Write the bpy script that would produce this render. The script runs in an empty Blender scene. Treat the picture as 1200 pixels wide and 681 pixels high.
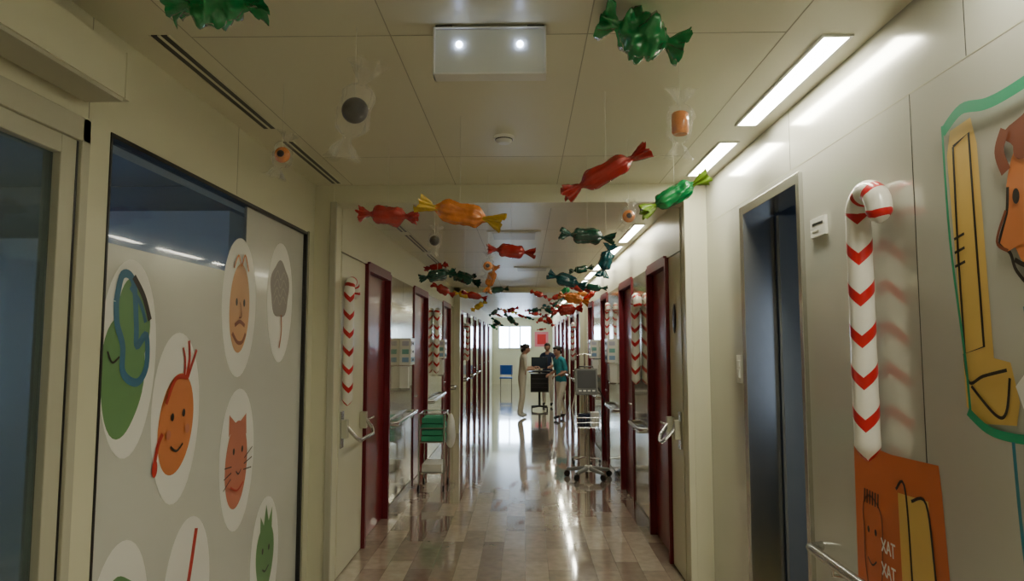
import bpy, math, random
from mathutils import Vector, Matrix, noise
random.seed(7)
scene = bpy.context.scene
V = Vector

# ------------------------------------------------------------ materials
MATS = {}
def mat(name, col, rough=.5, metal=0., var=.06, scale=6., coat=0., alpha=1., trans=0., emis=None, estr=0., bump=0., spec=.5):
    if name in MATS: return MATS[name]
    m = bpy.data.materials.new(name); m.use_nodes = True
    nt = m.node_tree; b = nt.nodes['Principled BSDF']
    b.inputs['Roughness'].default_value = rough
    b.inputs['Metallic'].default_value = metal
    b.inputs['Coat Weight'].default_value = coat
    b.inputs['Coat Roughness'].default_value = .08
    b.inputs['Alpha'].default_value = alpha
    b.inputs['Transmission Weight'].default_value = trans
    b.inputs['Specular IOR Level'].default_value = spec
    tc = nt.nodes.new('ShaderNodeTexCoord')
    nz = nt.nodes.new('ShaderNodeTexNoise'); nz.inputs['Scale'].default_value = scale
    nz.inputs['Detail'].default_value = 3
    nt.links.new(tc.outputs['Object'], nz.inputs['Vector'])
    mx = nt.nodes.new('ShaderNodeMix'); mx.data_type = 'RGBA'
    c = list(col)
    mx.inputs[6].default_value = [max(0, x*(1-var)) for x in c]+[1]
    mx.inputs[7].default_value = [min(1, x*(1+var)) for x in c]+[1]
    nt.links.new(nz.outputs['Fac'], mx.inputs[0])
    nt.links.new(mx.outputs[2], b.inputs['Base Color'])
    if bump:
        bp = nt.nodes.new('ShaderNodeBump'); bp.inputs['Strength'].default_value = bump
        bp.inputs['Distance'].default_value = .01
        nt.links.new(nz.outputs['Fac'], bp.inputs['Height'])
        nt.links.new(bp.outputs['Normal'], b.inputs['Normal'])
    if emis:
        b.inputs['Emission Color'].default_value = list(emis)+[1]
        b.inputs['Emission Strength'].default_value = estr
    MATS[name] = m
    return m

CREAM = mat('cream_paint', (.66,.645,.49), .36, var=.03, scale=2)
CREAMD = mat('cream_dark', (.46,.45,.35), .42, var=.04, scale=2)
CEIL = mat('ceiling_metal_panel', (.68,.665,.51), .36, var=.03, scale=1.5)
LAMIN = mat('grey_laminate', (.60,.60,.54), .17, metal=.25, var=.04, scale=1.5, coat=.4)
STEEL = mat('steel_panel', (.68,.66,.54), .12, metal=.8, var=.05, scale=3)
INOX = mat('brushed_steel', (.58,.58,.56), .25, metal=.95, var=.06, scale=20)
SEAM = mat('dark_seam', (.38,.37,.28), .7)
BLACK = mat('black_plastic', (.012,.012,.013), .35)
RED = mat('burgundy_door', (.19,.007,.018), .3, var=.1, scale=3, coat=.2)
REDJ = mat('burgundy_frame', (.15,.006,.014), .4)
FILM = mat('frosted_film', (.60,.61,.57), .25, var=.03, scale=2, coat=.3)
WHITE = mat('white_plastic', (.75,.75,.70), .35)
OVAL = mat('white_vinyl', (.82,.82,.79), .35, var=.02)
GLASS = mat('window_glass', (.10,.14,.18), .03, alpha=.30, spec=1.0, coat=.6)
GLASSD = mat('door_glass', (.09,.13,.12), .06, alpha=.55, spec=1.0, coat=.3)
ROOMW = mat('room_wall_blue', (.22,.29,.38), .7)
LIGHTM = mat('lamp_diffuser', (.9,.9,.8), .5, emis=(1,.965,.76), estr=58)
LIGHTF = mat('lamp_diffuser_b', (.9,.9,.8), .5, emis=(1,.965,.78), estr=35)
DAY = mat('daylight_window', (.8,.9,1), .5, emis=(.60,.77,1), estr=26)
GLOWL = mat('dim_daylight', (.3,.5,.8), .5, emis=(.30,.46,.75), estr=3.0)  # glow for an added panel that lights the left side room blue
GLOWR = mat('added_room_glow_b', (.3,.4,.6), .5, emis=(.40,.5,.66), estr=1.5)  # weaker glow, added to lift the dark room behind the right door
LED = mat('led_lamp', (.9,.9,1), .5, emis=(.55,.65,1), estr=25)
LEDBOX = mat('led_housing', (.64,.66,.56), .4, emis=(.5,.55,.9), estr=.03)
GREENLED = mat('green_led', (.1,.8,.2), .5, emis=(.2,1,.3), estr=3)

# ------------------------------------------------------------ mesh builder
class MB:
    def __init__(s): s.v=[]; s.f=[]; s.mi=[]; s.sm=[]; s.mats=[]; s.attr={}
    def m(s, mt):
        if mt not in s.mats: s.mats.append(mt)
        return s.mats.index(mt)
    def add(s, vs, fs, mt, smooth=False):
        o=len(s.v); s.v+= [V(a) for a in vs]; k=s.m(mt)
        for f in fs: s.f.append([i+o for i in f]); s.mi.append(k); s.sm.append(smooth)
        return o
    def box(s,x0,x1,y0,y1,z0,z1,mt,M=None):
        x0,x1=sorted((x0,x1)); y0,y1=sorted((y0,y1)); z0,z1=sorted((z0,z1))
        vs=[V((x,y,z)) for x in (x0,x1) for y in (y0,y1) for z in (z0,z1)]
        if M is not None: vs=[M@a for a in vs]
        s.add(vs,[(0,1,3,2),(4,6,7,5),(0,4,5,1),(2,3,7,6),(0,2,6,4),(1,5,7,3)],mt)
    def tube(s,pts,rad,mt,seg=10,smooth=True,caps=True):
        pts=[V(p) for p in pts]; n=len(pts)
        if not hasattr(rad,'__len__'): rad=[rad]*n
        vs=[]; prev=None
        for i,p in enumerate(pts):
            t=(pts[min(i+1,n-1)]-pts[max(i-1,0)]).normalized()
            if prev is None:
                a=V((0,0,1)) if abs(t.z)<.9 else V((1,0,0))
                u=t.cross(a).normalized()
            else:
                u=(prev-t*prev.dot(t)).normalized()
            prev=u; w=t.cross(u)
            for j in range(seg):
                an=2*math.pi*j/seg
                vs.append(p+(u*math.cos(an)+w*math.sin(an))*rad[i])
        fs=[]
        for i in range(n-1):
            for j in range(seg):
                a=i*seg+j; b=i*seg+(j+1)%seg
                fs.append((a,b,b+seg,a+seg))
        s.add(vs,fs,mt,smooth)
        if caps:
            s.add(vs[:seg],[tuple(range(seg))[::-1]],mt); s.add(vs[-seg:],[tuple(range(seg))],mt)
    def ell(s,c,r,mt,M=None,n=16,k=10,fn=None):
        c=V(c); vs=[]; fs=[]
        for i in range(k+1):
            ph=math.pi*i/k
            for j in range(n):
                th=2*math.pi*j/n
                p=V((math.sin(ph)*math.cos(th)*r[0],math.sin(ph)*math.sin(th)*r[1],math.cos(ph)*r[2]))
                if fn: p=fn(p)
                if M is not None: p=M@p
                vs.append(c+p)
        for i in range(k):
            for j in range(n):
                a=i*n+j;b=i*n+(j+1)%n
                fs.append((a,b,b+n,a+n))
        s.add(vs,fs,mt,True)
    def build(s,name,bevel=0,parent=None):
        me=bpy.data.meshes.new(name); me.from_pydata(s.v,[],s.f); me.update()
        for mt in s.mats: me.materials.append(mt)
        me.polygons.foreach_set('material_index',s.mi)
        me.polygons.foreach_set('use_smooth',s.sm)
        ob=bpy.data.objects.new(name,me); scene.collection.objects.link(ob)
        if bevel:
            b=ob.modifiers.new('bevel','BEVEL'); b.width=bevel; b.segments=2; b.limit_method='ANGLE'
        if parent: ob.parent=parent
        return ob

# ------------------------------------------------------------ dimensions
NL,NR=-1.46,1.25      # near section walls
FL,FR=-1.32,1.11      # far section walls
CZ,CF=2.75,2.68       # ceilings
PY=4.55; P2=12.3; YE=27.0; YB=-2.5

# floor
mt=bpy.data.materials.new('polished_terrazzo_tile'); mt.use_nodes=True
nt=mt.node_tree; b=nt.nodes['Principled BSDF']
tc=nt.nodes.new('ShaderNodeTexCoord'); mp=nt.nodes.new('ShaderNodeMapping')
mp.inputs['Rotation'].default_value=(0,0,math.pi/2)
br=nt.nodes.new('ShaderNodeTexBrick')
br.inputs['Scale'].default_value=1; br.inputs['Brick Width'].default_value=.5; br.inputs['Row Height'].default_value=.17
br.inputs['Mortar Size'].default_value=.0012; br.offset=.37; br.offset_frequency=2
br.inputs['Color1'].default_value=(.25,.19,.15,1); br.inputs['Color2'].default_value=(.56,.48,.39,1)
br.inputs['Mortar'].default_value=(.24,.19,.15,1); br.inputs['Bias'].default_value=.05
nz=nt.nodes.new('ShaderNodeTexNoise'); nz.inputs['Scale'].default_value=14; nz.inputs['Detail'].default_value=5
mx=nt.nodes.new('ShaderNodeMix'); mx.data_type='RGBA'; mx.blend_type='OVERLAY'; mx.inputs[0].default_value=.3
nt.links.new(tc.outputs['Object'],mp.inputs['Vector']); nt.links.new(mp.outputs['Vector'],br.inputs['Vector'])
nt.links.new(tc.outputs['Object'],nz.inputs['Vector'])
nt.links.new(br.outputs['Color'],mx.inputs[6]); nt.links.new(nz.outputs['Fac'],mx.inputs[7])
nt.links.new(mx.outputs[2],b.inputs['Base Color'])
b.inputs['Roughness'].default_value=.10; b.inputs['Specular IOR Level'].default_value=.6
b.inputs['Coat Weight'].default_value=1; b.inputs['Coat Roughness'].default_value=.045; b.inputs['Coat IOR'].default_value=1.55
FLOOR=mt
o=MB(); o.box(-4.5,4.5,YB,YE+.2,-.1,0,FLOOR); o.build('floor')

# ceiling
o=MB()
o.box(NL-.2,NR+.2,YB,PY+.1,CZ,CZ+.1,CEIL)
o.box(FL-.2,FR+.2,PY+.1,YE+.2,CF,CF+.06,CEIL)
for x in (-1.2,-.48,.225,.93):
    o.box(x-.002,x+.002,YB,PY,CZ-.001,CZ+.01,SEAM)
    o.box(x*.9-.002,x*.9+.002,PY+.2,YE,CF-.001,CF+.01,SEAM)
for y in (-.8,.0,.8,2.3,3.86):
    o.box(-1.2,.93,y-.002,y+.002,CZ-.001,CZ+.01,SEAM)
y=6.0
while y<YE:
    o.box(FL,FR,y-.002,y+.002,CF-.001,CF+.01,SEAM); y+=1.5
o.build('ceiling')

# ------------------------------------------------------------ portal frames
for (py,x0,x1,nm) in ((PY,NL,NR,0),(P2,FL-.1,FR+.1,1)):
    o=MB()
    if nm==0:
        o.box(NL-.15,FL-.005,py,py+.2,0,CZ,CREAM); o.box(FR+.005,NR+.15,py,py+.2,0,CZ,CREAM)
        o.box(FL-.005,FR+.005,py,py+.2,2.62,CZ,CREAM)
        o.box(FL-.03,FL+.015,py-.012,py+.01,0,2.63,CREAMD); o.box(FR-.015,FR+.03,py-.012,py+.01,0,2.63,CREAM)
    else:
        o.box(FL-.1,FL+.12,py,py+.2,0,CF,CREAM); o.box(FR-.1,FR+.1,py,py+.2,0,CF,CREAM)
        o.box(FL,FR,py,py+.2,2.58,CF+.02,CREAM)
    o.build('trim_%d'%(nm+1),.004)

# ------------------------------------------------------------ far walls
def far_wall(name,X,sg,segs):
    w=MB(); out=X+sg*.2
    w.box(X,out,PY+.2,P2,2.31,CF+.02,CREAM)
    w.box(X,out,P2+.2,YE,2.31,CF+.02,CREAM)
    for k,a,c in segs:
        if k=='leaf':
            w.box(X+sg*.07,out,max(a,PY+.2),c,0,2.31,CREAM)
        elif k=='steel':
            w.box(X,out,a,c,0,2.31,CREAM)
            n=max(1,round((c-a)/.62)); d=(c-a)/n
            for i in range(n):
                w.box(X-sg*.012,X,a+i*d+.004,a+(i+1)*d-.004,.10,2.305,STEEL)
            w.box(X-sg*.016,X,a,c,0,.09,INOX)
        elif k=='cream':
            w.box(X,out,a,c,0,2.31,CREAM)
        elif k=='door':
            w.box(X+sg*.141,out,a,c,0,2.31,REDJ)
            dd=MB()
            dd.box(X-sg*.025,X+sg*.14,a,a+.05,0,2.31,REDJ); dd.box(X-sg*.025,X+sg*.14,c-.05,c,0,2.31,REDJ)
            dd.box(X-sg*.025,X-sg*.001,a+.05,c-.05,2.25,2.33,REDJ)
            dd.box(X+sg*.0,X+sg*.14,a+.05,c-.05,2.25,2.309,REDJ)
            dd.box(X+sg*.03,X+sg*.08,a+.052,c-.052,.008,2.245,RED)
            hy=a+.14
            dd.tube([(X+sg*.03,hy,1.02),(X-sg*.02,hy,1.02),(X-sg*.02,hy+.13,1.02)],.009,INOX,8)
            dd.ell((X+sg*.027,hy,1.02),(.005,.028,.028),INOX)
            door_n[0]+=1
            dd.build('door_%d'%door_n[0],.003)
    return w.build(name)
door_n=[0]
def beyond():
    s=[]; y=P2+.2
    for a,c in ((13.1,14.1),(15.0,16.0),(16.9,17.9),(18.8,19.8),(21,22),(23.5,24.5)):
        s+= [('steel' if y<19 else 'cream',y,a),('door',a,c)]; y=c
    s.append(('cream',y,YE)); return s
Lseg=[('leaf',PY,5.48),('door',5.48,6.44),('steel',6.44,7.8),('door',7.8,8.96),('steel',8.96,10.6),('door',10.6,11.7),('steel',11.7,P2)]+beyond()
Rseg=[('leaf',PY,5.15),('door',5.15,5.97),('steel',5.97,6.8),('door',6.8,7.73),('steel',7.73,8.84),('door',8.84,9.6),('steel',9.6,10.7),('door',10.7,11.5),('steel',11.5,P2)]+beyond()
far_wall('wall_corridor_left',FL,-1,Lseg)
far_wall('wall_corridor_right',FR,1,Rseg)

# handrails
def rail(X,sg,a,c,z=.87,name='handrail'):
    o=MB(); x=X-sg*.075
    o.tube([(X-sg*.012,a+.02,z),(x,a+.05,z)]+[(x,y,z) for y in (a+.08,(a+c)/2,c-.08)]+[(x,c-.05,z),(X-sg*.012,c-.02,z)],.019,INOX,12)
    for y in (a+.25,c-.25):
        o.tube([(X-sg*.012,y,z-.05),(x,y,z-.045),(x,y,z-.015)],.007,INOX,8)
    o.build(name)
for k,a,c in Lseg:
    if k=='steel' and c-a>.6 and a<19: rail(FL,-1,a+.05,c-.05)
for k,a,c in Rseg:
    if k=='steel' and c-a>.6 and a<19: rail(FR,1,a+.05,c-.05)
rail(NR+.012,1,.6,2.92,.80)

# fire door leaves with push bars
for nm,X,sg,a,c in (('L',FL,-1,PY+.2,5.46),('R',FR,1,PY+.2,5.13)):
    o=MB()
    o.box(X,X+sg*.055,PY+.0+.203,c,.01,2.30,CREAM)
    o.box(X-sg*.012,X,a+.03,a+.10,.90,1.16,INOX)
    z=1.03; L=c-a
    o.box(X-sg*.05,X-sg*.0,a+.035,a+.095,.97,1.10,CREAMD)
    o.box(X-sg*.05,X,c-.10,c-.04,.97,1.10,CREAMD)
    o.tube([(X-sg*.03,a+.07,z+.03),(X-sg*.10,a+.10,z-.06),(X-sg*.12,a+.15,z-.09),(X-sg*.12,c-.16,z-.09),(X-sg*.10,c-.09,z-.06),(X-sg*.03,c-.07,z+.03)],.014,INOX,10)
    if nm=='R':
        o.ell((X-.004,a+.2,1.83),(.008,.05,.11),BLACK)
    o.build('fire_door_leaf',.003)

# ------------------------------------------------------------ near left wall
W0,W1=2.27,4.40
o=MB()
o.box(NL,NL-.15,YB,PY,2.39,CZ,CREAM)
o.box(NL,NL-.15,2.152,W0,0,2.39,CREAM)
o.box(NL,NL-.15,W1,PY,0,2.39,CREAM)
o.box(NL,NL-.15,W0,W1,0,.06,CREAM)
o.box(NL,NL-.15,YB,.85,0,2.39,CREAM)
for y in (.9,2.15,3.3): o.box(NL-.002,NL+.0008,y-.002,y+.002,2.40,CZ,SEAM)
o.build('wall_left')
o=MB()
o.box(NL-.02,NL-.035,3.48,W1,.06,2.38,FILM)
o.box(NL-.02,NL-.035,W0,3.48,.06,2.005,FILM)
o.box(NL-.022,NL-.032,W0,3.48,2.005,2.38,GLASS)
for a,c,z0,z1 in ((W0,W1,2.375,2.392),(W0,W0+.010,.06,2.38),(W1-.014,W1,.06,2.38),(W0,W1,.06,.075)):
    o.box(NL-.05,NL+.004,a,c,z0,z1,BLACK)
o.box(NL-.02,NL+.006,W1,W1+.035,.0,2.40,INOX)
o.build('window_1')
# rooms behind
o=MB()
o.box(-4.4,-4.3,YB,PY+.1,0,CZ,ROOMW); o.box(-4.4,NL-.15,PY+.02,PY+.12,0,CZ,ROOMW)
o.box(-4.4,NL-.15,YB-.1,YB,0,CZ,ROOMW); o.box(-4.4,NL-.15,YB,PY,CZ,CZ+.1,ROOMW)
o.box(-4.3,-4.28,1.5,4.2,1.0,2.2,GLOWL)  # added glowing panel, brings blue light behind the glass
for y in (1.5,2.4,3.3,4.2): o.box(-4.28,-4.24,y-.04,y+.04,1.0,2.2,WHITE)  # bars that dress the added glow panel as a window
o.box(-3.9,-3.0,PY-.5,PY+.02,0,2.3,WHITE); o.box(-2.9,-1.9,PY-.35,PY+.02,1.7,2.5,WHITE)
o.build('wall_side_room')

# sliding glass door left + operator
o=MB()
for a,c,z0,z1 in ((.85,.93,0,2.39),(2.11,2.15,0,2.39),(.85,2.15,2.31,2.39)):
    o.box(NL-.10,NL+.012,a,c,z0,z1,CREAMD)
o.box(NL-.06,NL-.0,.93,1.0,0,2.31,CREAMD); o.box(NL-.06,NL-.0,2.03,2.10,0,2.31,CREAMD)
o.box(NL-.06,NL-.0,1.0,2.03,0,.1,CREAMD); o.box(NL-.06,NL-.0,1.0,2.03,2.25,2.31,CREAMD)
o.box(NL-.035,NL-.025,1.0,2.03,.1,2.25,GLASSD)
o.box(NL-.019,NL+.001,2.10,2.11,0,2.31,BLACK)
door_n[0]+=1; o.build('door_%d'%door_n[0],.003)
o=MB()
o.box(NL,NL+.15,.4,2.10,2.45,2.60,CREAM)
o.box(NL,NL+.153,2.10,2.125,2.447,2.603,CREAM)
o.box(NL+.02,NL+.145,.4,2.1,2.437,2.45,CREAMD)
o.ell((NL+.12,2.127,2.565),(.008,.003,.008),GREENLED)
o.build('automatic_door_operator',.006)

# ------------------------------------------------------------ near right wall
D0,D1=2.97,3.80; DZ=2.42
o=MB()
o.box(NR,NR+.15,YB,PY,DZ,CZ,LAMIN)
o.box(NR,NR+.15,D1,PY,0,DZ,LAMIN)
o.box(NR,NR+.15,YB,D0,0,DZ,LAMIN)
for y in (-.3,.9,2.13): o.box(NR-.0008,NR+.002,y-.0015,y+.0015,.1,2.455,BLACK)
for y in (.6,1.85,3.1): o.box(NR-.0008,NR+.002,y-.0015,y+.0015,2.46,CZ,BLACK)
o.box(NR-.0008,NR+.002,YB,PY,2.455,2.459,SEAM)
o.build('wall_right')
o=MB()
o.box(NR-.02,NR+.16,D0,D0+.035,0,DZ,INOX); o.box(NR-.02,NR+.16,D1-.06,D1,0,DZ,INOX)
o.box(NR-.02,NR+.16,D0+.035,D1-.06,DZ-.05,DZ,INOX)
DL=mat('blue_grey_door',(.20,.23,.28),.4)
o.box(NR+.16,NR+.86,D1-.12,D1-.08,.01,DZ-.06,DL)
o.tube([(NR+.78,D1-.12,1.02),(NR+.78,D1-.17,1.02),(NR+.66,D1-.17,1.02)],.009,INOX,8)
door_n[0]+=1; o.build('door_%d'%door_n[0],.003)
RG=mat('room_wall_grey',(.22,.25,.29),.7)
o=MB(); YF=mat('warm_vinyl_floor',(.60,.42,.10),.3)
o.box(4.3,4.4,1.5,PY+.1,0,CZ,RG); o.box(NR+.15,4.4,PY+.02,PY+.12,0,CZ,RG)
o.box(NR+.15,4.4,1.4,1.5,0,CZ,RG); o.box(NR+.15,4.4,1.5,PY,CZ,CZ+.1,RG)
o.box(NR+.15,4.3,1.5,PY,.0,.006,YF)
o.box(2.2,3.8,1.50,1.52,1.0,2.1,GLOWR)  # added glowing panel, out of view, brightens the doorway
o.build('wall_side_room.001')

# back and end walls
o=MB(); o.box(NL-.2,NR+.2,YB-.1,YB,0,CZ,CREAMD); o.build('wall_back')
o=MB(); o.box(FL-.2,FR+.2,YE,YE+.1,0,CF,CREAM); o.build('wall_end')
o=MB()
o.box(-1.05,.25,YE-.03,YE-.01,1.45,2.3,DAY)
for x in (-1.05,-.62,-.19,.25): o.box(x-.025,x+.025,YE-.06,YE-.005,1.42,2.33,WHITE)
for z in (1.42,2.3): o.box(-1.07,.27,YE-.06,YE-.005,z,z+.04,WHITE)
o.build('window_2')
o=MB(); PINK=mat('pink_poster',(.75,.22,.3),.5); REDP=mat('red_poster',(.6,.02,.03),.5)
o.box(.4,.95,YE-.02,YE-.005,1.5,2.1,PINK); o.box(.5,.85,YE-.03,YE-.02,1.6,2.0,REDP); o.build('wall_poster')

# ------------------------------------------------------------ ceiling luminaires
def lum(x,y0,y1,z,w=.09,m=LIGHTM):
    o=MB()
    o.box(x-w/2,x+w/2,y0,y1,z-.004,z+.0,m)
    for a,b_ in ((x-w/2-.012,x-w/2),(x+w/2,x+w/2+.012)): o.box(a,b_,y0-.012,y1+.012,z-.008,z+.001,WHITE)
    for a,b_ in ((y0-.012,y0),(y1,y1+.012)): o.box(x-w/2,x+w/2,a,b_,z-.008,z+.001,WHITE)
    o.build('ceiling_light')
for a,c in ((-2.2,-1.2),(-.9,.1),(.7,1.7),(2.33,3.3),(3.6,4.32)): lum(1.12,a,c,CZ)  # rearmost fixture is an unseen extra, added for more light from behind
y=5.75
while y<12: lum(1.0,y,y+1.0,CF,.08,LIGHTF); y+=1.3
y=12.8
while y<26: lum(.98,y,y+1.0,CF,.08,LIGHTF); y+=1.7

# air diffusers
def diff(x,a,c,z):
    o=MB()
    for dx in (-.028,.008): o.box(x+dx,x+dx+.022,a,c,z-.003,z+.002,BLACK)
    o.box(x-.036,x-.03,a,c,z-.004,z+.002,CREAM); o.box(x+.032,x+.038,a,c,z-.004,z+.002,CREAM)
    o.box(x-.005,x+.007,a,c,z-.004,z+.002,CREAM)
    o.build('air_diffuser')
diff(-1.31,2.28,3.32,CZ); diff(-1.30,3.55,4.50,CZ)
for a in (4.95,6.3,7.7,9.1): diff(-1.12,a,a+1.15,CF)
# access panels
for (x,y) in ((-.1,6.3),(.1,9.2)):
    o=MB(); o.box(x-.25,x+.25,y-.25,y+.25,CF-.012,CF+.001,CREAM); o.box(x-.2,x+.2,y-.2,y+.2,CF-.016,CF-.01,CREAMD); o.build('ceiling_access_panel',.003)

# emergency light
o=MB(); ex,ey=-.12,2.22; dz=.028
o.box(ex-.19,ex+.19,ey-.0,ey+.05,2.545+dz,2.715+dz-.012,LEDBOX)
for a in ((-.195,.195,2.705,2.71),(-.195,.195,2.54,2.548),(-.195,-.188,2.54,2.71),(.188,.195,2.54,2.71)):
    o.box(ex+a[0],ex+a[1],ey-.008,ey+.055,a[2]+dz,a[3]+dz,WHITE)
for dx in (-.105,.105):
    o.ell((ex+dx,ey-.004,2.648+dz),(.012,.008,.012),LED)
for dx in (-.16,.16):
    o.box(ex+dx-.03,ex+dx+.03,ey+.01,ey+.05,2.742,2.752,BLACK); o.box(ex+dx-.012,ex+dx+.012,ey+.02,ey+.04,2.735,2.745,INOX)
o.build('emergency_light',.002)
# smoke detector
o=MB()
o.tube([(-.11,3.48,2.751),(-.11,3.48,2.735)],[.055,.055],WHITE,24); o.tube([(-.11,3.48,2.735),(-.11,3.48,2.722),(-.11,3.48,2.712)],[.045,.042,.03],WHITE,24)
o.tube([(-.11,3.48,2.7345),(-.11,3.48,2.730)],[.047,.047],BLACK,24)
o.build('smoke_detector')

# sign + switch
o=MB(); o.box(NR-.012,NR,2.74,2.88,2.10,2.18,WHITE); o.box(NR-.0135,NR-.012,2.76,2.86,2.150,2.160,BLACK); o.box(NR-.0135,NR-.012,2.80,2.86,2.12,2.128,SEAM); o.build('room_sign',.002)
o=MB(); o.box(NR-.012,NR,3.86,3.94,1.42,1.58,WHITE); o.box(NR-.018,NR-.01,3.88,3.92,1.45,1.50,WHITE); o.box(NR-.018,NR-.01,3.88,3.92,1.51,1.55,WHITE); o.build('light_switch',.002)

# ------------------------------------------------------------ wall stickers
def c_(n,r,g,b,ro=.4): return mat('vinyl_'+n,(r,g,b),ro,var=.05,scale=12)
GR=c_('green',.13,.27,.11); BLU=c_('blue',.04,.15,.26); ORG=c_('orange',.60,.20,.07); PEACH=c_('peach',.60,.33,.17); BRN=c_('brown',.20,.05,.02)
GREY=c_('grey',.26,.23,.22); SAL=c_('salmon',.52,.18,.12); YEL=c_('yellow',.68,.45,.13); INK=c_('ink',.02,.015,.012); TEAL=c_('teal',.02,.30,.20); EMR=c_('emerald',.01,.30,.15)
RUST=c_('rust',.58,.14,.045); RDL=c_('red',.45,.03,.02)
class ST:
    def __init__(s,x,sg,du=0): s.o=MB(); s.x=x; s.sg=sg; s.l=1; s.du=du
    def P(s,u,v,l): return (s.x-s.sg*l*.0007,u+s.du,v)
    def poly(s,pts,m):
        s.l+=1; s.o.add([s.P(u,v,s.l) for u,v in pts],[tuple(range(len(pts)))],m)
    def blob(s,cu,cv,ru,rv,m,w=.0,n=40,k=3,ph=0,rot=0):
        p=[]
        for i in range(n):
            a=2*math.pi*i/n; r=1+w*math.sin(k*a+ph)
            x=ru*r*math.cos(a); y=rv*r*math.sin(a)
            p.append((cu+x*math.cos(rot)-y*math.sin(rot),cv+x*math.sin(rot)+y*math.cos(rot)))
        s.poly(p,m)
    def stroke(s,pts,w,m,closed=False,smooth=True):
        if closed: pts=pts+[pts[0]]
        q=[]
        if smooth and len(pts)>2:
            P=[pts[0]]+pts+[pts[-1]]
            for i in range(1,len(P)-2):
                for t in range(6):
                    t/=6.; q.append(tuple(.5*((2*P[i][k])+(-P[i-1][k]+P[i+1][k])*t+(2*P[i-1][k]-5*P[i][k]+4*P[i+1][k]-P[i+2][k])*t*t+(-P[i-1][k]+3*P[i][k]-3*P[i+1][k]+P[i+2][k])*t**3) for k in (0,1)))
            q.append(pts[-1])
        else: q=pts
        s.l+=1; vs=[];n=len(q)
        for i,(u,v) in enumerate(q):
            a=q[max(i-1,0)]; b=q[min(i+1,n-1)]
            d=V((b[0]-a[0],b[1]-a[1])); d=d.normalized() if d.length>1e-9 else V((1,0))
            nx,ny=-d.y*w/2,d.x*w/2
            vs+= [s.P(u+nx,v+ny,s.l),s.P(u-nx,v-ny,s.l)]
        s.o.add(vs,[(2*i,2*i+1,2*i+3,2*i+2) for i in range(n-1)],m)
    def done(s,name='wall_sticker'): return s.o.build(name)
LX=NL-.02
def oval(u,v,ru=.205,rv=.36,du=0):
    s=ST(LX,-1,du); s.blob(u,v,ru,rv,OVAL,w=.015,k=3); return s
s=oval(2.515,1.60,.18,.37,du=-.045)
s.blob(2.48,1.53,.135,.22,GR,w=.06,k=3,ph=1); s.blob(2.53,1.72,.11,.17,GR,w=.05,ph=2)
s.stroke([(2.42,1.80),(2.45,1.90),(2.52,1.88),(2.55,1.72),(2.56,1.64),(2.62,1.68),(2.63,1.56),(2.57,1.50),(2.48,1.54),(2.47,1.64),(2.43,1.72),(2.42,1.80)],.032,BLU)
s.stroke([(2.52,1.90),(2.59,1.83),(2.64,1.74)],.026,INK); s.stroke([(2.50,1.86),(2.57,1.80),(2.61,1.73)],.02,BLU); s.stroke([(2.38,1.62),(2.41,1.58),(2.45,1.60)],.008,INK); s.done()
s=oval(3.42,1.84)
s.blob(3.42,1.83,.12,.23,PEACH,w=.03,k=2)
s.stroke([(3.34,1.70),(3.40,1.655),(3.46,1.655),(3.50,1.70)],.02,BRN); s.blob(3.38,1.86,.012,.02,INK); s.blob(3.47,1.86,.012,.02,INK)
s.stroke([(3.42,1.86),(3.44,1.79),(3.41,1.78)],.007,BRN); s.stroke([(3.36,1.74),(3.42,1.76),(3.48,1.74)],.02,BRN)
s.stroke([(3.33,2.03),(3.38,2.10),(3.42,2.05),(3.46,2.11),(3.51,2.03)],.012,ORG); s.done()
s=oval(3.99,1.90)
s.blob(3.98,1.97,.15,.17,GREY,w=.06,k=5)
for k in range(4): s.stroke([(3.88,1.88+.05*k),(3.93,1.93+.05*k),(3.98,1.88+.05*k),(4.03,1.93+.05*k),(4.08,1.89+.05*k)],.006,mat('vinyl_lightgrey',(.42,.38,.34),.4))
s.stroke([(4.0,1.82),(4.01,1.72),(3.98,1.62)],.014,SAL); s.done()
s=oval(2.83,1.34,.195)
s.blob(2.83,1.31,.135,.22,ORG,w=.04,k=2,ph=1,rot=-.15)
s.stroke([(2.90,1.50),(2.92,1.58),(2.91,1.66)],.020,RDL); s.stroke([(2.91,1.50),(2.95,1.57),(2.98,1.62)],.018,RDL); s.stroke([(2.88,1.50),(2.88,1.58),(2.86,1.63)],.014,RDL)
s.stroke([(2.72,1.28),(2.69,1.24),(2.67,1.17)],.022,RDL); s.blob(2.67,1.15,.02,.035,RDL)
s.blob(2.79,1.34,.012,.017,INK); s.blob(2.88,1.35,.012,.017,INK); s.stroke([(2.78,1.22),(2.83,1.195),(2.88,1.22)],.01,INK)
s.blob(2.76,1.27,.018,.02,SAL); s.blob(2.91,1.28,.018,.02,SAL); s.stroke([(2.73,1.40),(2.80,1.50),(2.90,1.50)],.02,RDL); s.done()
s=oval(3.45,1.06)
s.blob(3.44,1.03,.13,.22,SAL,w=.04,k=2); s.poly([(3.34,1.18),(3.34,1.29),(3.42,1.24)],SAL); s.poly([(3.46,1.24),(3.54,1.28),(3.55,1.17)],SAL)
s.blob(3.40,1.10,.012,.017,INK); s.blob(3.50,1.10,.012,.017,INK)
for k in (-.03,0,.03): s.stroke([(3.52,1.02+k),(3.62,1.04+k*1.8)],.006,INK,smooth=False); s.stroke([(3.37,1.0+k),(3.29,.98+k*1.8)],.006,INK,smooth=False)
s.stroke([(3.42,1.0),(3.45,.98),(3.48,1.0)],.008,INK); s.stroke([(3.36,.93),(3.44,.90),(3.51,.93)],.01,RDL); s.done()
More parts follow.
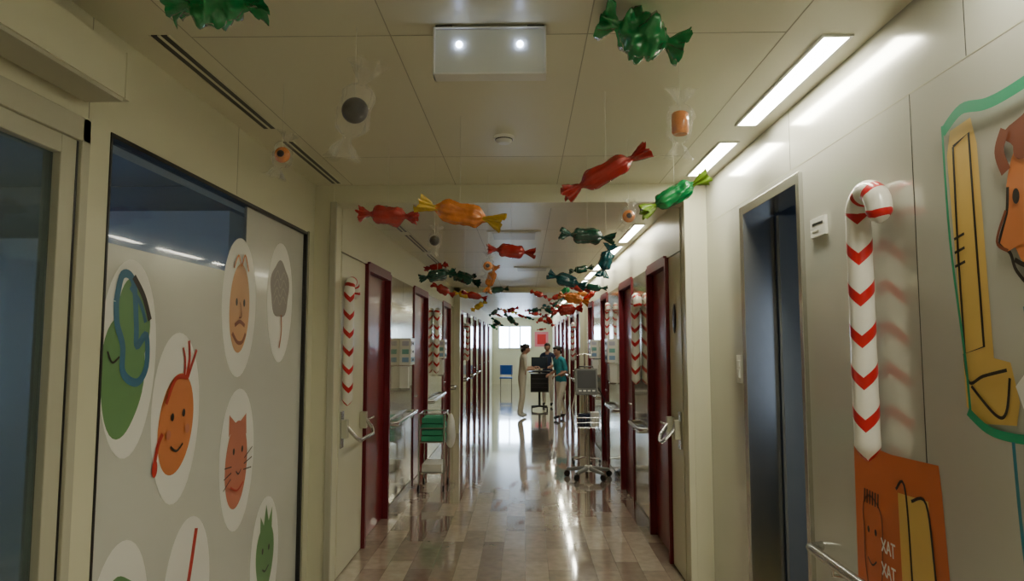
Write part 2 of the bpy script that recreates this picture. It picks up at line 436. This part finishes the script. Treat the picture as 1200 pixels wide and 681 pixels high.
s=oval(2.48,.57,.19); s.blob(2.48,.60,.13,.2,GR,w=.06,k=4); s.blob(2.44,.64,.012,.017,INK); s.blob(2.53,.64,.012,.017,INK); s.stroke([(2.43,.52),(2.48,.49),(2.54,.52)],.01,INK); s.done()
s=oval(2.98,.53); s.stroke([(3.04,.82),(3.0,.66),(2.96,.52)],.03,RDL); s.blob(2.95,.44,.09,.1,SAL,w=.05); s.done()
s=oval(3.86,.42); s.blob(3.86,.44,.13,.19,GR,w=.05,k=3)
s.poly([(3.78,.56),(3.78,.68),(3.83,.62),(3.86,.73),(3.90,.63),(3.95,.70),(3.95,.56)],GR); s.blob(3.82,.48,.012,.017,INK); s.blob(3.91,.48,.012,.017,INK); s.stroke([(3.82,.38),(3.86,.36),(3.91,.38)],.01,INK); s.done()

# right mural
s=ST(NR,1,-.035)
s.poly([(1.99,2.20),(1.97,2.27),(1.88,2.28),(1.86,2.20),(1.85,1.90),(1.84,1.61),(1.78,1.60),(1.755,1.50),(1.77,1.44),(1.90,1.43),(1.96,1.47),(1.97,1.80)],YEL)
s.stroke([(1.96,2.22),(1.89,2.24),(1.885,2.0),(1.875,1.64),(1.955,1.62),(1.962,1.9),(1.96,2.22)],.009,INK,smooth=False)
for z in (1.95,1.91,1.87): s.stroke([(1.975,z),(1.93,z+.01)],.008,INK)
s.stroke([(1.955,1.62),(1.94,1.54),(1.88,1.56),(1.79,1.58)],.009,INK); s.stroke([(1.93,1.53),(1.84,1.46),(1.80,1.47),(1.78,1.56)],.009,INK)
s.poly([(1.76,1.54),(1.73,1.47),(1.67,1.55),(1.61,1.46),(1.30,1.45),(1.30,1.60),(1.55,1.78),(1.7,1.6)],OVAL)
s.blob(1.590,1.99,.165,.215,ORG,w=.03,k=2)
s.stroke([(1.745,2.05),(1.755,1.98),(1.785,1.91),(1.75,1.88),(1.73,1.83),(1.67,1.78),(1.57,1.775)],.010,INK)
s.poly([(1.74,2.00),(1.783,1.91),(1.755,1.885),(1.70,1.90)],ORG)
s.blob(1.57,2.17,.17,.075,BRN,w=.1,k=6); s.stroke([(1.745,2.09),(1.765,2.15),(1.74,2.20)],.035,BRN)
s.blob(1.715,2.02,.012,.02,INK); s.blob(1.57,2.02,.012,.02,INK); s.stroke([(1.73,1.86),(1.68,1.84),(1.59,1.86)],.012,INK)
s.stroke([(1.75,1.99),(1.788,1.915),(1.75,1.885)],.009,BRN)
s.poly([(1.71,1.74),(1.40,1.78),(1.36,1.46),(1.66,1.46)],BLU)
s.stroke([(1.985,2.27),(1.90,2.31),(1.80,2.29),(1.70,2.29),(1.5,2.31),(1.30,2.30)],.032,EMR)
s.stroke([(1.985,2.29),(1.975,1.95),(1.935,1.60),(1.925,1.44)],.010,EMR)
s.stroke([(1.935,1.46),(1.86,1.42),(1.76,1.41),(1.6,1.42),(1.30,1.40)],.024,EMR)
s.stroke([(1.30,1.40),(1.29,1.8),(1.30,2.31)],.02,EMR)
s.stroke([(1.765,1.40),(1.755,1.2),(1.73,.9),(1.70,.5)],.012,c_('seablue',.02,.20,.28)); s.done('wall_mural')
s=ST(NR,1,.03)
s.poly([(2.56,1.27),(2.50,1.28),(2.30,1.27),(2.04,1.28),(2.03,1.20),(2.00,.78),(2.03,.45),(2.45,.43),(2.57,.50)],RUST)
s.poly([(2.27,1.15),(2.10,1.16),(2.06,.50),(2.26,.50)],YEL)
s.stroke([(2.28,1.16),(2.22,1.15),(2.20,.60)],.010,INK); s.stroke([(2.19,1.14),(2.11,1.15),(2.08,.95),(2.05,.60)],.010,INK)
s.stroke([(2.50,.98),(2.50,1.06),(2.45,1.10),(2.38,1.05),(2.38,.92),(2.40,.80),(2.47,.76),(2.50,.85),(2.50,.98)],.008,BRN)
for k in range(6): s.stroke([(2.49-.02*k,1.07),(2.485-.02*k,1.12)],.008,INK)
s.blob(2.46,.98,.008,.012,INK); s.blob(2.41,.98,.008,.012,INK); s.stroke([(2.47,.88),(2.44,.86),(2.41,.88)],.006,INK)
def letter(ch,u,v,h):
    w=h*.6
    L={'X':[[(0,0),(1,1)],[(0,1),(1,0)]],'A':[[(0,0),(.5,1)],[(.5,1),(1,0)],[(.2,.4),(.8,.4)]],'T':[[(0,1),(1,1)],[(.5,1),(.5,0)]]}[ch]
    for a,b_ in L: s.stroke([(u-a[0]*w,v+a[1]*h),(u-b_[0]*w,v+b_[1]*h)],.007,OVAL,smooth=False)
for i,ch in enumerate('XAT'): letter(ch,2.37-.036*i,.93,.045); letter(ch,2.37-.036*i,.85,.045)
s.done('wall_mural')

# ------------------------------------------------------------ candy canes
cm=bpy.data.materials.new('candy_cane_foil'); cm.use_nodes=True; nt=cm.node_tree; b=nt.nodes['Principled BSDF']
at=nt.nodes.new('ShaderNodeAttribute'); at.attribute_name='stripe'
fr=nt.nodes.new('ShaderNodeMath'); fr.operation='FRACT'; lt=nt.nodes.new('ShaderNodeMath'); lt.operation='LESS_THAN'; lt.inputs[1].default_value=.30
mx=nt.nodes.new('ShaderNodeMix'); mx.data_type='RGBA'; mx.inputs[6].default_value=(.78,.76,.70,1); mx.inputs[7].default_value=(.55,.012,.02,1)
nt.links.new(at.outputs['Fac'],fr.inputs[0]); nt.links.new(fr.outputs[0],lt.inputs[0]); nt.links.new(lt.outputs[0],mx.inputs[0]); nt.links.new(mx.outputs[2],b.inputs['Base Color'])
b.inputs['Roughness'].default_value=.28; b.inputs['Coat Weight'].default_value=.3
def cane(x,y,z0,z1,hd,r,sg,hr,period,fwd,tail=.04):
    pts=[]; top=z1-hr-r
    n=50
    for i in range(n+1): pts.append(V((x,y,z0+(top-z0)*i/n)))
    for i in range(1,25):
        a=math.pi*i/24
        pts.append(V((x,y+hd*(hr-hr*math.cos(a)),top+hr*math.sin(a))))
    for i in range(1,5): pts.append(V((x,y+hd*2*hr,top-tail*i/4)))
    seg=32; vs=[];st=[];s_=0; N=len(pts)
    for i,p in enumerate(pts):
        if i: s_+=(p-pts[i-1]).length*(1 if i<=n else 1.8)
        t=(pts[min(i+1,N-1)]-pts[max(i-1,0)]).normalized()
        u=V((-sg,-fwd,0)).normalized() if i<=n else V((-sg,0,0)); u=(u-t*u.dot(t)).normalized(); w=t.cross(u)
        e=min(i,N-1-i); rr=r*(math.sqrt(min(1,(e+.05)/3.)))
        rr*=1+.02*math.sin(s_*2*math.pi/period)
        for j in range(seg):
            an=2*math.pi*j/seg
            if i>n: an+=ph0
            vs.append(p+(u*math.cos(an)+w*math.sin(an))*rr)
            d=min(j,seg-j)/(seg/2)
            dd=d*2
            st.append((s_ - min(dd,2-dd)*r*1.4*(1 if i<=n else .3))/period+5.3)
        if i==n:
            q=V((-sg,-fwd,0)).normalized(); u2=V((-sg,0,0)); w2=t.cross(u2); ph0=math.atan2(q.dot(w2),q.dot(u2))
    fs=[(i*seg+j,i*seg+(j+1)%seg,(i+1)*seg+(j+1)%seg,(i+1)*seg+j) for i in range(N-1) for j in range(seg)]
    o=MB(); o.add(vs,fs,cm,True)
    ob=o.build('candy_cane_balloon')
    a=ob.data.attributes.new('stripe','FLOAT','POINT')
    for i,q in enumerate(st): a.data[i].value=q
cane(NR-.055,2.38,1.24,2.215,-1,.042,1,.070,.145,1.6,.05)
cane(FL+.045,4.80,1.20,2.14,1,.038,-1,.085,.13,2)
cane(FR-.06,6.35,1.26,2.12,-1,.042,1,.07,.13,3)
cane(FL+.06,9.5,1.22,2.16,1,.042,-1,.07,.13,3)
cane(FR-.06,8.5,1.5,2.16,-1,.03,1,.05,.09,3)
cane(FL+.06,14.6,1.25,2.1,1,.045,-1,.08,.13,3)
cane(FR-.06,14.6,1.25,2.1,-1,.045,1,.08,.13,3)

# ------------------------------------------------------------ hanging candies
def foil(n,r,g,b_,**k):
    a=dict(rough=.16,var=.3,scale=26,coat=.6,bump=.8); a.update(k); return mat('cellophane_'+n,(r,g,b_),**a)
CG=foil('green',.012,.24,.07); CDG=foil('dark_green',.005,.055,.035); CR=foil('red',.36,.014,.012); CRP=foil('pink_red',.45,.035,.03)
CO=foil('orange',.65,.20,.04); CY=foil('yellow',.60,.40,.03); CT=foil('teal',.006,.08,.10); CB=mat('chocolate',(.018,.007,.005),.35,var=.2); CLG=foil('lime',.22,.38,.03)
CLEAR=mat('clear_cellophane',(.85,.85,.8),.06,alpha=.10,spec=1.0,bump=1.0,scale=40)
STR=mat('nylon_thread',(.6,.6,.5),.4)
def candy(o,c,d,L,R,m,mend=None,core=None,string=True,ceil=CZ,seed=0,crumple=.12,hi=True):
    c=V(c); d=V(d).normalized(); a=V((0,0,1)) if abs(d.z)<.9 else V((0,1,0))
    u=d.cross(a).normalized(); w=d.cross(u)
    NI,NJ=(44,36) if hi else (18,12)
    def ring(i):
        t=-1+2*i/NI; at_=abs(t); row=[]
        for j in range(NJ):
            th=2*math.pi*j/NJ
            if at_<.55:
                q=at_/.55; rr=R*(1-q**7*.70); am=.05+.12*q; k=9
            elif at_<.63:
                rr=R*.27; am=.15; k=9
            else:
                q=(at_-.63)/.37; rr=R*(.27+.72*q**.7); am=.18+.32*q; k=7
            n=noise.noise(V((t*3+seed*3.1,math.cos(th)*1.3,math.sin(th)*1.3+seed)))
            n2=noise.noise(V((t*9+seed*1.7,math.cos(th)*3.5,math.sin(th)*3.5-seed)))
            r_=rr*(1+am*math.sin(k*th+seed+t*2)+n*crumple*2.2+n2*crumple*.9)
            sq=.62 if at_>.6 else .92
            ax=t*L/2+(n*L*.06 if at_>.5 else 0)+ (.02*L*math.sin(5*th+seed) if at_>.9 else 0)
            row.append(c+d*ax+u*math.cos(th)*r_+w*math.sin(th)*r_*sq)
        return row
    rows=[ring(i) for i in range(NI+1)]
    def grid(i0,i1,mm):
        vs=[p for r in rows[i0:i1+1] for p in r]
        o.add(vs,[(i*NJ+j,i*NJ+(j+1)%NJ,(i+1)*NJ+(j+1)%NJ,(i+1)*NJ+j) for i in range(i1-i0) for j in range(NJ)],mm,True)
    k=round(NI*.2)
    grid(0,k,mend or m); grid(k,NI-k,m); grid(NI-k,NI,mend or m)
    if string:
        o.tube([c+V((0,0,R*.5)),(c.x,c.y,ceil)],.0011,STR,5)
def one(c,d,L,R,m,mend=None,core=None,seed=0,**k):
    o=MB(); candy(o,c,d,L,R,m,mend,core,seed=seed,ceil=CZ if c[1]<PY else CF,**k); o.build('hanging_candy')
one((-.93,1.92,2.67),(1,.1,.05),.27,.060,CG,seed=1,crumple=.3)
one((.385,2.12,2.66),(1,0,-.35),.28,.066,CG,seed=2,crumple=.34)
one((.353,2.85,2.39),(1,-.15,.52),.40,.046,CR,seed=3,crumple=.08)
one((-.74,3.55,2.34),(1,0,-.08),.31,.052,CRP,seed=4)
one((-.31,3.15,2.27),(1,.1,-.22),.40,.055,CO,CY,seed=5)
one((.76,3.35,2.40),(1,-.1,.55),.36,.050,CG,CLG,seed=6)
one((.365,3.85,2.27),(1,0,-.1),.31,.045,CDG,seed=8)
one((-.09,4.4,2.26),(1,0,-.1),.31,.045,CR,seed=9)
one((.535,4.35,2.19),(.3,0,1),.22,.04,CT,seed=10)
one((.33,5.2,2.14),(1,0,-.35),.30,.05,CT,seed=11)
one((-.66,5.0,2.16),(1,.3,.2),.27,.045,CDG,seed=12)
one((-.50,5.5,2.19),(1,-.3,-.4),.27,.045,CDG,seed=13)
one((.44,6.0,2.05),(1,0,-.25),.27,.045,CO,seed=14)
one((.44,7.0,2.0),(1,0,.1),.32,.06,CR,seed=24)
one((-.30,5.9,2.22),(.3,0,1),.25,.035,CO,seed=25)
def rnd(c,R,m,L,seed,d=(.15,0,1),disc=True):
    o=MB(); candy(o,c,d,L,R*1.15,CLEAR,seed=seed,crumple=.15,ceil=CZ if c[1]<PY else CF)
    if disc:
        o.ell(c,(R,R*.7,R),m,n=24,k=16); o.ell(V(c)+V((0,-R*.35,0)),(R*.62,R*.4,R*.62),CB)
    else:
        o.tube([V(c)+V((0,0,-R*1.1)),V(c)+V((0,0,-R*.9)),V(c)+V((0,0,R*.9)),V(c)+V((0,0,R*1.1))],[R*.7,R*.85,R*.85,R*.7],m,12)
    o.build('hanging_candy')
rnd((-.585,2.23,2.45),.046,CB,.34,15,(.25,0,1))
rnd((-1.02,2.73,2.44),.034,CO,.20,16,(.3,0,1))
rnd((.555,2.33,2.43),.036,CO,.25,17,(.05,0,1),False)
rnd((.56,3.55,2.33),.034,CO,.18,18,(.2,0,1))
rnd((-.52,3.8,2.24),.03,CB,.17,19)
rnd((-.24,4.3,2.15),.03,CO,.17,20)
# distant garland
o=MB(); cols=[CG,CDG,CR,CRP,CO,CY,CT,CDG,CR,CT]
for i in range(46):
    y=6.2+ (i/46)**1.15*14+random.uniform(-.3,.3); x=random.uniform(-.8,.85); z=random.uniform(2.0,2.5)
    if y<10: x=random.choice((-1,1,1))*random.uniform(.3,.85); z=random.uniform(2.1,2.5)
    candy(o,(x,y,z),(random.uniform(.3,1),random.uniform(-.4,.4),random.uniform(-.6,.6)),random.uniform(.22,.30),random.uniform(.035,.05),random.choice(cols),seed=i,hi=False,ceil=CF)
o.build('hanging_candy_garland')

# ------------------------------------------------------------ wall dispensers
def dispenser(X,sg,y,name='glove_dispenser'):
    o=MB()
    o.box(X-sg*.013,X-sg*.13,y,y+.26,1.42,1.70,WHITE)
    for k in range(3):
        o.box(X-sg*.13,X-sg*.134,y+.03,y+.23,1.45+.085*k,1.50+.085*k,[mat('box_blue',(.25,.4,.6),.5),WHITE,mat('box_lilac',(.5,.5,.6),.5)][k])
        o.ell((X-sg*.134,y+.13,1.475+.085*k),(.006,.05,.014),BLACK)
    for k in range(3): o.box(X-sg*.04,X-sg*.11,y-.003,y,1.45+.085*k,1.50+.085*k,[mat('box_blue',(.25,.4,.6),.5),mat('box_teal',(.2,.45,.42),.5),mat('box_lilac',(.5,.5,.6),.5)][k])
    o.box(X-sg*.013,X-sg*.10,y+.02,y+.12,1.18,1.40,WHITE); o.box(X-sg*.03,X-sg*.11,y+.04,y+.10,1.16,1.18,INOX)
    o.box(X-sg*.013,X-sg*.10,y+.15,y+.25,1.2,1.40,mat('amber_bottle',(.5,.5,.45),.3))
    o.build(name,.006)
dispenser(FL,-1,6.95); dispenser(FR,1,7.95); dispenser(FL,-1,9.9); dispenser(FR,1,10.0)

# ------------------------------------------------------------ vital signs monitor on stand
o=MB(); bx,by=.78,8.35
for k in range(5):
    a=2*math.pi*k/5+.3; e=V((bx+.27*math.cos(a),by+.27*math.sin(a),.085))
    o.tube([(bx,by,.12),e],[.032,.020],mat('grey_base',(.22,.22,.21),.4),8)
    o.tube([e,e+V((0,0,-.03))],.010,INOX,8)
    w=V((-math.sin(a),math.cos(a),0))
    c=V((e.x,e.y,.038))
    o.tube([c-w*.015,c+w*.015],.038,BLACK,14)
o.tube([(bx,by,.08),(bx,by,.15)],[.06,.045],WHITE,16)
o.tube([(bx,by,.12),(bx,by,1.02)],.022,INOX,12)
for z in (.62,.68,.74):
    o.tube([(bx-.15,by-.12,z),(bx+.15,by-.12,z),(bx+.15,by+.10,z),(bx-.15,by+.10,z),(bx-.15,by-.12,z)],.005,INOX,6,smooth=False)
for k in range(9):
    x=bx-.15+.0375*k; o.tube([(x,by-.12,.74),(x,by-.12,.62),(x,by+.10,.62),(x,by+.10,.74)],.003,INOX,5,smooth=False)
o.box(bx-.12,bx+.02,by-.08,by+.04,.625,.78,mat('cuff_navy',(.02,.03,.07),.8))
o.box(bx+.03,bx+.13,by-.08,by+.04,.625,.80,WHITE)
M=Matrix.Translation(V((bx-.02,by-.02,1.17)))@Matrix.Rotation(math.radians(-12),4,'X')
o.box(-.135,.135,-.06,.07,-.155,.155,mat('monitor_case',(.16,.16,.15),.4),M)
o.box(-.115,.115,-.064,-.058,-.09,.135,BLACK,M); o.box(-.115,.115,-.063,-.058,-.14,-.10,mat('keypad',(.1,.11,.12),.5),M)
for k in range(4): o.box(-.10+.055*k,-.065+.055*k,-.067,-.06,-.13,-.11,WHITE,M)
o.tube([M@V((-.09,0,.155)),M@V((-.09,0,.19)),M@V((.09,0,.19)),M@V((.09,0,.155))],.009,BLACK,8)
cab=[V((bx+.13,by,1.1)),V((bx+.2,by-.03,.95)),V((bx+.17,by-.06,.7)),V((bx+.21,by-.02,.45)),V((bx+.12,by-.04,.62))]
o.tube(cab,.008,BLACK,6)
o.tube([(bx-.14,by,1.08),(bx-.2,by-.05,.85),(bx-.16,by-.07,.55),(bx-.1,by-.05,.66)],.008,WHITE,6)
o.build('vital_signs_monitor_stand',.003)
# drip stand behind
o=MB(); dx,dy=.83,9.35
for k in range(5):
    a=2*math.pi*k/5; e=V((dx+.2*math.cos(a),dy+.2*math.sin(a),.06)); o.tube([(dx,dy,.08),e],[.014,.01],INOX,8)
    o.ell((e.x,e.y,.025),(.018,.018,.025),BLACK)
o.tube([(dx,dy,.07),(dx,dy,1.5)],.011,INOX,10); o.tube([(dx-.12,dy,1.55),(dx-.1,dy,1.48),(dx,dy,1.5),(dx+.1,dy,1.48),(dx+.12,dy,1.55)],.005,INOX,6)
o.box(dx-.08,dx+.07,dy-.09,dy+.02,.95,1.2,WHITE); o.box(dx-.06,dx+.05,dy-.095,dy-.088,1.08,1.17,BLACK)
o.build('infusion_pump_stand',.003)

# ------------------------------------------------------------ linen cart
GPK=mat('green_surgical_pack',(.04,.36,.21),.6,bump=.3,scale=20); BAG=mat('white_bag',(.72,.73,.72),.45,bump=.8,scale=14)
o=MB(); x0,x1,y0,y1=-1.18,-.90,7.5,7.9
for x in (x0,x1):
    for y in (y0,y1):
        o.tube([(x,y,.10),(x,y,.86)],.011,INOX,8); o.tube([(x-.01,y,.04),(x+.01,y,.04)],.04,BLACK,14); o.tube([(x,y,.07),(x,y,.11)],.008,INOX,6)
for z in (.2,.54): o.box(x0,x1,y0,y1,z,z+.015,INOX)
for z in (.70,.86): o.tube([(x0,y0,z),(x1,y0,z),(x1,y1,z),(x0,y1,z),(x0,y0,z)],.007,INOX,6,smooth=False)
for k in range(4): o.box(x0+.02+.006*(k%2),x1-.02-.005*(k%2),y0+.02,y1-.02,.557+.066*k,.612+.066*k,GPK)
o.box(x0+.03,x1-.03,y0+.03,y1-.03,.217,.30,WHITE)
def bf(p): return V((p.x*(1+.35*max(0,-p.z/.17)),p.y,p.z))*(1+.12*noise.noise(p*14))
o.ell((x1+.06,y0+.12,.66),(.05,.11,.19),BAG,fn=bf,n=24,k=16)
o.tube([(x1+.05,y0+.08,.82),(x1+.01,y0+.12,.87),(x1+.05,y0+.16,.82)],.008,BAG,6)
o.build('linen_cart',.004)

# ------------------------------------------------------------ people
SKIN=mat('skin',(.48,.27,.19),.5); HAIR=mat('dark_hair',(.015,.010,.008),.5,bump=.4,scale=60); EYE=mat('eye_white',(.7,.7,.68),.3); IRIS=mat('iris',(.03,.02,.01),.2); LIP=mat('lips',(.4,.12,.1),.5)
def person(name,loc,face,H,top,pants,shoe,arms,legs,lean=0,head_turn=0,bun=True,longsleeve=False):
    k=H/1.65
    def rotl(p,a=lean,pz=.93):
        p=V(p); q=p-V((0,0,pz)); return V((p.x,q.y*math.cos(a)+q.z*math.sin(a),pz-q.y*math.sin(a)+q.z*math.cos(a)))
    v=[];R=[];E=[]
    lab=[]
    def add(p,r,parent=None,l='top'):
        v.append(V(p)*k); R.append((r[0]*k,r[1]*k) if hasattr(r,'__len__') else (r*k,r*k))
        if parent is not None: E.append((parent,len(v)-1)); lab.append(l)
        return len(v)-1
    pel=add((0,0,.93),(.135,.105))
    s1=add(rotl((0,.0,1.07)),(.115,.09),pel); ch=add(rotl((0,.0,1.23)),(.135,.10),s1); nb=add(rotl((0,-.01,1.37)),(.085,.07),ch); nt_=add(rotl((0,.0,1.45)),.045,nb,'skin')
    hb=add(rotl((0,.01,1.50)),.045,nt_,'skin')
    hands=[]
    for sx,(el,wr) in zip((-1,1),arms):
        sh=add(rotl((sx*.155,-.005,1.345)),.058,nb); e=add(el,.043,sh); up=add((V(el)+V(wr))*.5,.038,e,'top' if longsleeve else 'skin'); w_=add(wr,.026,up,'top' if longsleeve else 'skin')
        hands.append((V(wr),(V(wr)-V(el)).normalized(),sx))
    for sx,(kn,an) in zip((-1,1),legs):
        hp=add((sx*.085,0,.86),.092,pel,'pants'); kk=add(kn,.062,hp,'pants'); a_=add(an,.045,kk,'pants')
        toe=add(V(an)+V((0,.14,-.045)),(.036,.030),a_,'shoe')
    me=bpy.data.meshes.new('tmp'); me.from_pydata(v,E,[]); ob=bpy.data.objects.new('tmp',me); scene.collection.objects.link(ob)
    ob.modifiers.new('s','SKIN'); sd=me.skin_vertices[0].data
    for i,r in enumerate(R): sd[i].radius=r; sd[i].use_root=(i==0)
    sb=ob.modifiers.new('ss','SUBSURF'); sb.levels=2; sb.render_levels=2
    dg=bpy.context.evaluated_depsgraph_get(); ev=ob.evaluated_get(dg); m2=bpy.data.meshes.new_from_object(ev)
    o=MB(); mm={'top':top,'pants':pants,'skin':SKIN,'shoe':shoe}
    o.v+= [x.co.copy() for x in m2.vertices]
    for p in m2.polygons:
        c=p.center; best=None;bd=9
        for (a,b_),l in zip(E,lab):
            A,B=v[a],v[b_]; t=max(0,min(1,(c-A).dot(B-A)/max(1e-6,(B-A).length_squared))); dd=(c-(A+(B-A)*t)).length
            if dd<bd: bd=dd;best=l
        if best=='pants' and c.z>.84*k: best='top'
        if best=='shoe' and c.z>.10*k: best='pants'
        o.f.append(list(p.vertices)); o.mi.append(o.m(mm[best])); o.sm.append(True)
    bpy.data.objects.remove(ob); bpy.data.meshes.remove(me)
    hc=rotl((0,.025,1.545))*k
    Hm=Matrix.Translation(hc)@Matrix.Rotation(head_turn,4,'Z')@Matrix.Rotation(-lean*.8-.12,4,'X')
    def he(c,r,m,n=16,q=12,fn=None):
        tmp=MB(); tmp.ell(V(c)*k,(r[0]*k,r[1]*k,r[2]*k),m,n=n,k=q,fn=fn)
        o.add([Hm@a for a in tmp.v],tmp.f,m,True)
    def jaw(p):
        if p.z<0: p.x*=1+.28*p.z/(.11*k); p.y*=1+.12*p.z/(.11*k)
        return p
    he((0,0,0),(.074,.092,.112),SKIN,24,18,jaw)
    he((0,.092,-.012),(.011,.016,.022),SKIN)
    for sx in (-1,1):
        he((sx*.031,.080,.008),(.014,.010,.008),EYE); he((sx*.031,.089,.008),(.006,.004,.006),IRIS); he((sx*.032,.083,.028),(.017,.006,.003),HAIR)
        he((sx*.074,-.002,-.005),(.010,.020,.030),SKIN)
    he((0,.083,-.052),(.023,.008,.008),LIP)
    he((0,-.022,.030),(.083,.088,.098),HAIR,24,16); he((0,.03,.085),(.062,.055,.035),HAIR)
    he((0,-.075,-.02),(.06,.04,.07),HAIR)
    if bun: he((0,-.125,.045),(.036,.036,.036),HAIR)
    for wr,d,sx in hands:
        wr=wr*k; side=d.cross(V((0,0,1))); side=side.normalized() if side.length>.2 else V((0,1,0))
        nrm=side.cross(d).normalized()
        pc=wr+d*.045*k
        M=Matrix((side,d,nrm)).transposed()
        o.ell(pc,(.036*k,.052*k,.016*k),SKIN,M=M,n=14,k=10)
        for q,(off,L) in enumerate(((-.027,.062),(-.009,.074),(.009,.070),(.026,.056))):
            a=pc+side*off*k+d*.038*k; b1=a+d*L*.45*k-nrm*.006*k; c1=b1+d*L*.3*k-nrm*.018*k; e1=c1+d*L*.12*k-nrm*.022*k
            o.tube([a,b1,c1,e1],[.0095*k,.009*k,.008*k,.006*k],SKIN,8)
        a=pc-side*sx*.028*k-d*.02*k
        o.tube([a,a-side*sx*.025*k+d*.02*k-nrm*.008*k,a-side*sx*.03*k+d*.05*k-nrm*.016*k],[.012*k,.010*k,.007*k],SKIN,8)
    Mw=Matrix.Translation(V(loc))@Matrix.Rotation(face,4,'Z')
    o.v=[Mw@p for p in o.v]
    return o.build(name)
SCR=mat('cream_scrubs',(.80,.77,.66),.8,bump=.4,scale=12); TEALS=mat('teal_tunic',(.04,.34,.42),.8,bump=.4,scale=12,var=.5); SHO=mat('white_clogs',(.6,.6,.57),.5); DSH=mat('dark_shoes',(.03,.03,.04),.5)
DARKT=mat('navy_tunic',(.03,.05,.11),.8)
person('nurse',(-.06,14.9,0),math.radians(-80),1.62,SCR,SCR,SHO,
  [((-.20,.06,1.10),(-.15,.29,1.13)),((.20,.05,1.09),(.14,.28,1.10))],[((-.10,.03,.48),(-.10,-.01,.085)),((.10,-.02,.48),(.11,-.10,.085))],lean=.10)
person('nurse',(.80,14.7,0),math.radians(125),1.58,TEALS,SCR,DSH,
  [((-.22,.02,1.08),(-.14,.22,1.0)),((.23,-.01,1.08),(.17,.20,1.02))],[((-.10,.12,.48),(-.10,.16,.085)),((.10,-.02,.48),(.11,-.18,.095))],lean=.16)
person('nurse',(.60,17.6,0),math.radians(170),1.64,DARKT,SCR,DSH,
  [((-.21,.04,1.08),(-.12,.24,1.06)),((.21,.04,1.08),(.12,.24,1.06))],[((-.10,.02,.48),(-.10,-.01,.085)),((.10,.02,.48),(.10,-.01,.085))],lean=.08,bun=False)

# computer cart
o=MB(); cx,cy=.36,16.6
for k in range(4):
    a=math.pi/4+k*math.pi/2; e=(cx+.27*math.cos(a),cy+.27*math.sin(a),.08); o.tube([(cx,cy,.1),e],[.025,.018],BLACK,8); o.tube([(e[0]-.012,e[1],.035),(e[0]+.012,e[1],.035)],.035,BLACK,12)
o.tube([(cx,cy,.1),(cx,cy,.95)],.03,BLACK,10); o.box(cx-.27,cx+.27,cy-.22,cy+.22,.93,.96,BLACK); o.box(cx-.22,cx+.22,cy-.18,cy+.18,.45,.90,mat('drawer_grey',(.04,.04,.045),.4))
for z in (.47,.57,.68,.79): o.box(cx-.2,cx+.2,cy-.19,cy-.178,z,z+.09,BLACK)
o.box(cx-.2,cx+.2,cy+.05,cy+.08,1.02,1.30,BLACK); o.box(cx-.185,cx+.185,cy+.045,cy+.05,1.035,1.285,mat('screen',(.03,.05,.08),.2)); o.tube([(cx,cy+.1,.96),(cx,cy+.1,1.15)],.015,BLACK,8)
o.box(cx-.18,cx+.18,cy-.18,cy-.04,.96,.975,mat('keyboard',(.08,.08,.08),.5))
o.build('computer_cart',.004)
# blue chair at the end
BC=mat('blue_chair_plastic',(.02,.14,.6),.4)
o=MB(); cx,cy=-.65,23.2
o.box(cx-.22,cx+.22,cy-.22,cy+.22,.43,.47,BC); o.box(cx-.22,cx+.22,cy+.2,cy+.24,.55,.88,BC)
for x in (-.19,.19):
    o.tube([(cx+x,cy-.19,0),(cx+x,cy-.19,.44)],.013,INOX,8); o.tube([(cx+x,cy+.21,0),(cx+x,cy+.21,.86)],.013,INOX,8)
o.build('blue_chair',.01)

# ------------------------------------------------------------ world + camera
w=bpy.data.worlds.new('World'); scene.world=w; w.use_nodes=True
w.node_tree.nodes['Background'].inputs[0].default_value=(.5,.6,.7,1); w.node_tree.nodes['Background'].inputs[1].default_value=.05
cam=bpy.data.cameras.new('Camera'); cam.lens=23.4; cam.sensor_width=36; cam.clip_start=.05
co=bpy.data.objects.new('Camera',cam); scene.collection.objects.link(co)
co.location=(0,0,1.65); co.rotation_euler=(math.radians(90+4.51),0,math.radians(1.1))
scene.camera=co
